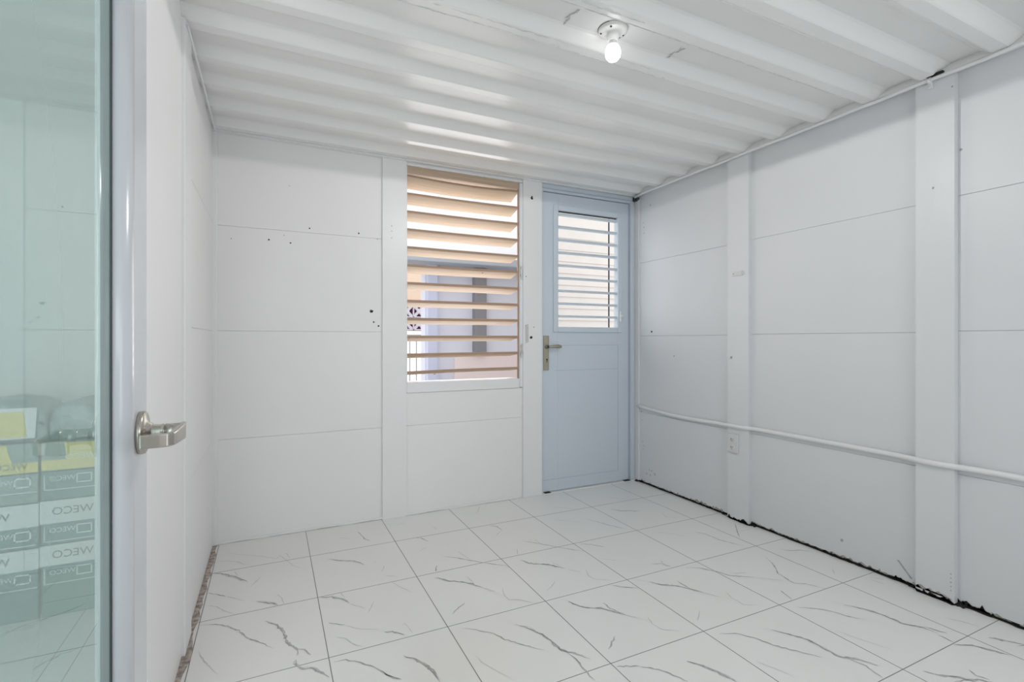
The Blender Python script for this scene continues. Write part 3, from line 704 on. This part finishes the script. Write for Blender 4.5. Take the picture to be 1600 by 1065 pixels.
# ---------------------------------------------------------------- cartons added behind the glass door, standing in for a reflection
BY = 2.70
def tilt(o, deg):
    o.rotation_euler.y = math.radians(deg)
def carton(x0, x1, z0, z1, band, label, body='carton', txt=True, deg=0, lab=None, grp=None):
    e = empty('carton', ((x0+x1)/2, BY+.15, z0)); c = (x0+x1)/2
    mb = MB(); mb.box(x0, x1, BY, BY+.30, z0, z1-band, body); mb.build('box_body', e, bevel=.004)
    if band:
        mb = MB(); mb.box(x0-.003, x1+.003, BY-.004, BY+.304, z1-band, z1, 'cartonw'); mb.build('box_lid', e, bevel=.003)
        if txt:
            tb = text_mb('WECO', .045, 'ink', (c+.010, BY-.0045, z1-band*.48), (1, 0, 0), (0, 0, 1), mirror=True); tb.build('lid_print', e)
            if x1-x0 > .25: tb = text_mb('WECO', .040, 'ink', (c-.085, BY-.0045, z1-band*.62), (1, 0, 0), (0, 0, 1), mirror=True); tb.build('lid_print', e)
    if label:
        zc = z1-band-.034; hh = .024
        mb = MB()
        def frame(a, b, d, t):
            mb.box(a, b, BY-.0012, BY, zc-d, zc-d+t, 'whiteink'); mb.box(a, b, BY-.0012, BY, zc+d-t, zc+d, 'whiteink'); mb.box(a, a+t, BY-.0012, BY, zc-d, zc+d, 'whiteink'); mb.box(b-t, b, BY-.0012, BY, zc-d, zc+d, 'whiteink')
        frame(x1-.075, x1-.022, .020, .005)
        mb.box(x0+.012, x1-.006, BY-.0010, BY, zc-.042, zc-.039, 'whiteink'); mb.box(x0+.010, x0+.013, BY-.0010, BY, zc-.042, zc+.02, 'whiteink')
        mb.build('printed_label', e)
        tb = text_mb('WECO', .028, 'whiteink', (x1-.120, BY-.0012, zc+.004), (1, 0, 0), (0, 0, 1), mirror=True); tb.build('label_print', e)
    if deg: tilt(e, deg)
    tag(e, lab, 'box', grp); return e
g = 'stacked cartons standing in for a reflection in the glass door'
xr, xm = -.664, -.852
carton(xr-.33+.14, xr, 0.0, .295, .085, True, lab='lowest carton of the right stack behind the green glass, standing in for a reflection, white lid band and framed label', grp=g)
carton(xm-.340, xm-.010, 0.0, .290, .085, True, lab='lowest carton of the left stack behind the green glass, standing in for a reflection, white lid band', grp=g)
carton(xr-.33+.14, xr, .298, .480, .095, True, lab='second carton from the floor in the right stack behind the glass, standing in for a reflection, wide white lid band', grp=g)
carton(xm-.340, xm-.010, .293, .475, .095, True, lab='second carton from the floor in the left stack behind the glass, standing in for a reflection, wide white lid band', grp=g)
carton(xr-.33+.14, xr, .483, .600, 0, True, lab='dark green carton without lid band, right stack of reflection stand-ins, just under the yellow label box', grp=g)
carton(xm-.340, xm-.010, .478, .598, 0, True, body='cartongrey', lab='grey green carton with no lid band, in the left stack of reflection stand-ins under the yellow box', grp=g)
def ybox(x0, x1, z0, z1, lab, full):
    e = empty('carton', ((x0+x1)/2, BY+.15, z0))
    mb = MB(); mb.box(x0, x1, BY, BY+.30, z0, z1, 'cartongrey'); mb.build('box_body', e, bevel=.004)
    mb = MB()
    if full: mb.box(x0+.002, x1, BY-.0015, BY, z0+.004, z0+.045, 'yellow'); mb.prism([(x0+.002, z0+.045), (x1-.08, z0+.045), (x1-.10, z1-.004), (x0+.002, z1-.004)], 1, BY-.0015, BY, 'yellow')
    else: mb.box(x0+.002, x1, BY-.0015, BY, z0+.004, z0+.045, 'yellow'); mb.prism([(x0+.085, z0+.045), (x1, z0+.045), (x1, z1-.006), (x0+.075, z1-.004)], 1, BY-.0015, BY, 'yellow')
    o = mb.build('yellow_label', e); o['label'] = 'yellow label panel'
    tb = text_mb('WECO', .034, 'ink' if full else 'whiteink', ((x0+x1)/2+(.035 if not full else .08), BY-.002, z0+(.03 if full else .055)), (1, 0, 0), (0, 0, 1), mirror=True); tb.build('label_print', e)
    tag(e, lab, 'box', g)
ybox(xr-.33+.14, xr, .603, .722, 'carton with a yellow lettered label, top of the right stack behind the glass, standing in for a reflection', False)
ybox(xm-.340, xm-.010, .601, .725, 'carton with a broad yellow label, top of the left stack behind the glass, standing in for a reflection', True)
def sack(x0, x1, z0, z1, k, lab, patch):  # packs on the stand-in cartons, also imitating the reflection
    e = empty('reflection_pack', ((x0+x1)/2, BY+.15, z0)); bm = bmesh.new(); bmesh.ops.create_cube(bm, size=1)
    bmesh.ops.subdivide_edges(bm, edges=bm.edges, cuts=9, use_grid_fill=True)
    for v in bm.verts:
        x, y, z = v.co; t = 1-.35*(abs(2*x)**3)*(1 if z > 0 else .2); dx = random.uniform(-.006, .006)
        v.co = (x*(x1-x0)+dx, y*.28*(1-.1*abs(2*z)**2), (z+.5)*(z1-z0)*(t if z > 0 else 1)+random.uniform(-.005, .005)*(1 if z > -.4 else 0))
    for f in bm.faces: f.smooth = True
    me = bpy.data.meshes.new('plastic_wrap'); bm.to_mesh(me); bm.free(); me.materials.append(M['film'])
    o = bpy.data.objects.new('plastic_wrap', me); COL.objects.link(o); o.parent = e
    if patch:
        mb = MB(); mb.prism([(x0+.03, z0+.02), (x1-.06, z0+.025), (x1-.07, z1-.045), (x0+.10, z1-.05)], 1, BY-.004, BY+.001, 'yellow'); o = mb.build('yellow_label', e)
        mb = MB(); mb.prism([(x0-.0, z0+.012), (x1-.035, z0+.018), (x1-.028, z1-.030), (x0+.0, z1-.026)], 1, BY-.002, BY+.003, 'cartonw'); mb.build('white_label', e)
    tag(e, lab, 'pack', 'plastic wrapped packs on the cartons, standing in for a reflection in the glass door')
sack(xm-.340, xm+.015, .728, .900, 'film', 'clear plastic wrapped pack with a yellow label on top of the left stack of reflection stand-ins', True)
sack(xm+.025, xr-.002, .725, .885, 'film', 'crumpled dark plastic wrapped pack on top of the right stack of reflection stand-ins', False)

# ---------------------------------------------------------------- outside
mb = MB(); mb.box(-3, 9, YB+.14, 9.5, -.06, -.02, 'concrete'); struct(mb.build('floor_yard', fix=False))
YN = 6.2
bd = tag(empty('neighbor_building', (2.6, YN, -.02)), 'pale lavender building across the yard seen through the louvred window', 'building')
mb = MB(); mb.box(1.77, 6.2, YN, YN+.2, -.02, 2.1, 'lavwall'); mb.build('wall', bd)
mb = MB(); mb.box(1.0, 6.2, YN-.05, YN+.2, 2.19, 3.6, 'upper'); o = mb.build('upper_wall', bd); o['label'] = 'white upper wall'
mb = MB(); mb.box(1.78, 1.90, YN-.10, YN, -.02, 2.1, 'lavcol'); mb.build('column', bd)
mb = MB(); mb.box(1.0, 6.2, YN-.35, YN+.2, 2.09, 2.19, 'beam'); mb.build('beam', bd, bevel=.01)
mb = MB(); mb.box(2.41, 2.57, YN-.12, YN, .96, 2.09, 'greycol'); mb.build('downpipe_box', bd, bevel=.01)
mb = MB(); mb.box(2.15, 5.0, YN-.05, YN, -.02, .93, 'pink'); mb.build('plinth', bd, bevel=.005)
ob = tag(empty('garden_wall', (1.2, 7.4, -.02)), 'peach garden wall with a red band and a pierced block grille, at the left of the window view', 'wall')
f_ = 7.4/6.2
mb = MB(); mb.box(.6, 2.12, 7.4, 7.5, 1.74, 2.30, 'peach'); mb.box(.6, 2.12, 7.40, 7.5, -.02, .30, 'peach'); mb.build('wall_face', ob)
mb = MB(); mb.box(.6, 2.12, 7.38, 7.5, 1.68, 1.74, 'red'); mb.build('red_band', ob)
mb = MB(); mb.box(.6, 2.12, 7.48, 7.5, 1.28, 1.68, 'magenta'); mb.build('backing', ob)
mb = MB()
z0 = 1.29
for r_ in range(2):
    for c_ in range(8):
        x = .62+c_*.187; z = z0+r_*.19; s = .187; t = .016
        mb.box(x, x+s, 7.40, 7.47, z, z+t, 'block'); mb.box(x, x+t, 7.40, 7.47, z, z+.19, 'block')
        mb.prism([(x, z+.03), (x+.03, z), (x+s, z+.16), (x+s-.03, z+.19)], 1, 7.41, 7.46, 'block')
        mb.prism([(x, z+.16), (x+.03, z+.19), (x+s, z+.03), (x+s-.03, z)], 1, 7.41, 7.46, 'block')
        mb.prism([(x+.06, z+.06), (x+.13, z+.06), (x+.13, z+.13), (x+.06, z+.13)], 1, 7.40, 7.47, 'block')
mb.build('block_grille', ob, fix=False)
fe = tag(empty('metal_fence', (1.2, 6.95, -.02)), 'white vertical bar fence below the pierced blocks at the left of the window view', 'fence')
for a in range(12):
    mb = MB(); x = .918+a*.093; mb.box(x, x+.016, 6.94, 6.96, -.02, 1.20, 'fence'); mb.build('fence_bar', fe)
for z in (1.19, .10):
    mb = MB(); mb.box(.9, 2.0, 6.93, 6.97, z, z+.03, 'fence'); mb.build('fence_rail', fe)
sd = tag(empty('siding_wall', (3.3, 4.55, -.02)), 'cream horizontal siding wall outside seen between the blue door louvres', 'wall')
mb = MB(); y = 4.55
for a in range(26):
    z = -.02+a*.125; mb.prism([(y, z), (y-.012, z), (y-.002, z+.125), (y+.03, z+.125), (y+.03, z)], 0, 2.45, 5.2, 'cream')
mb.build('siding', sd, fix=False)
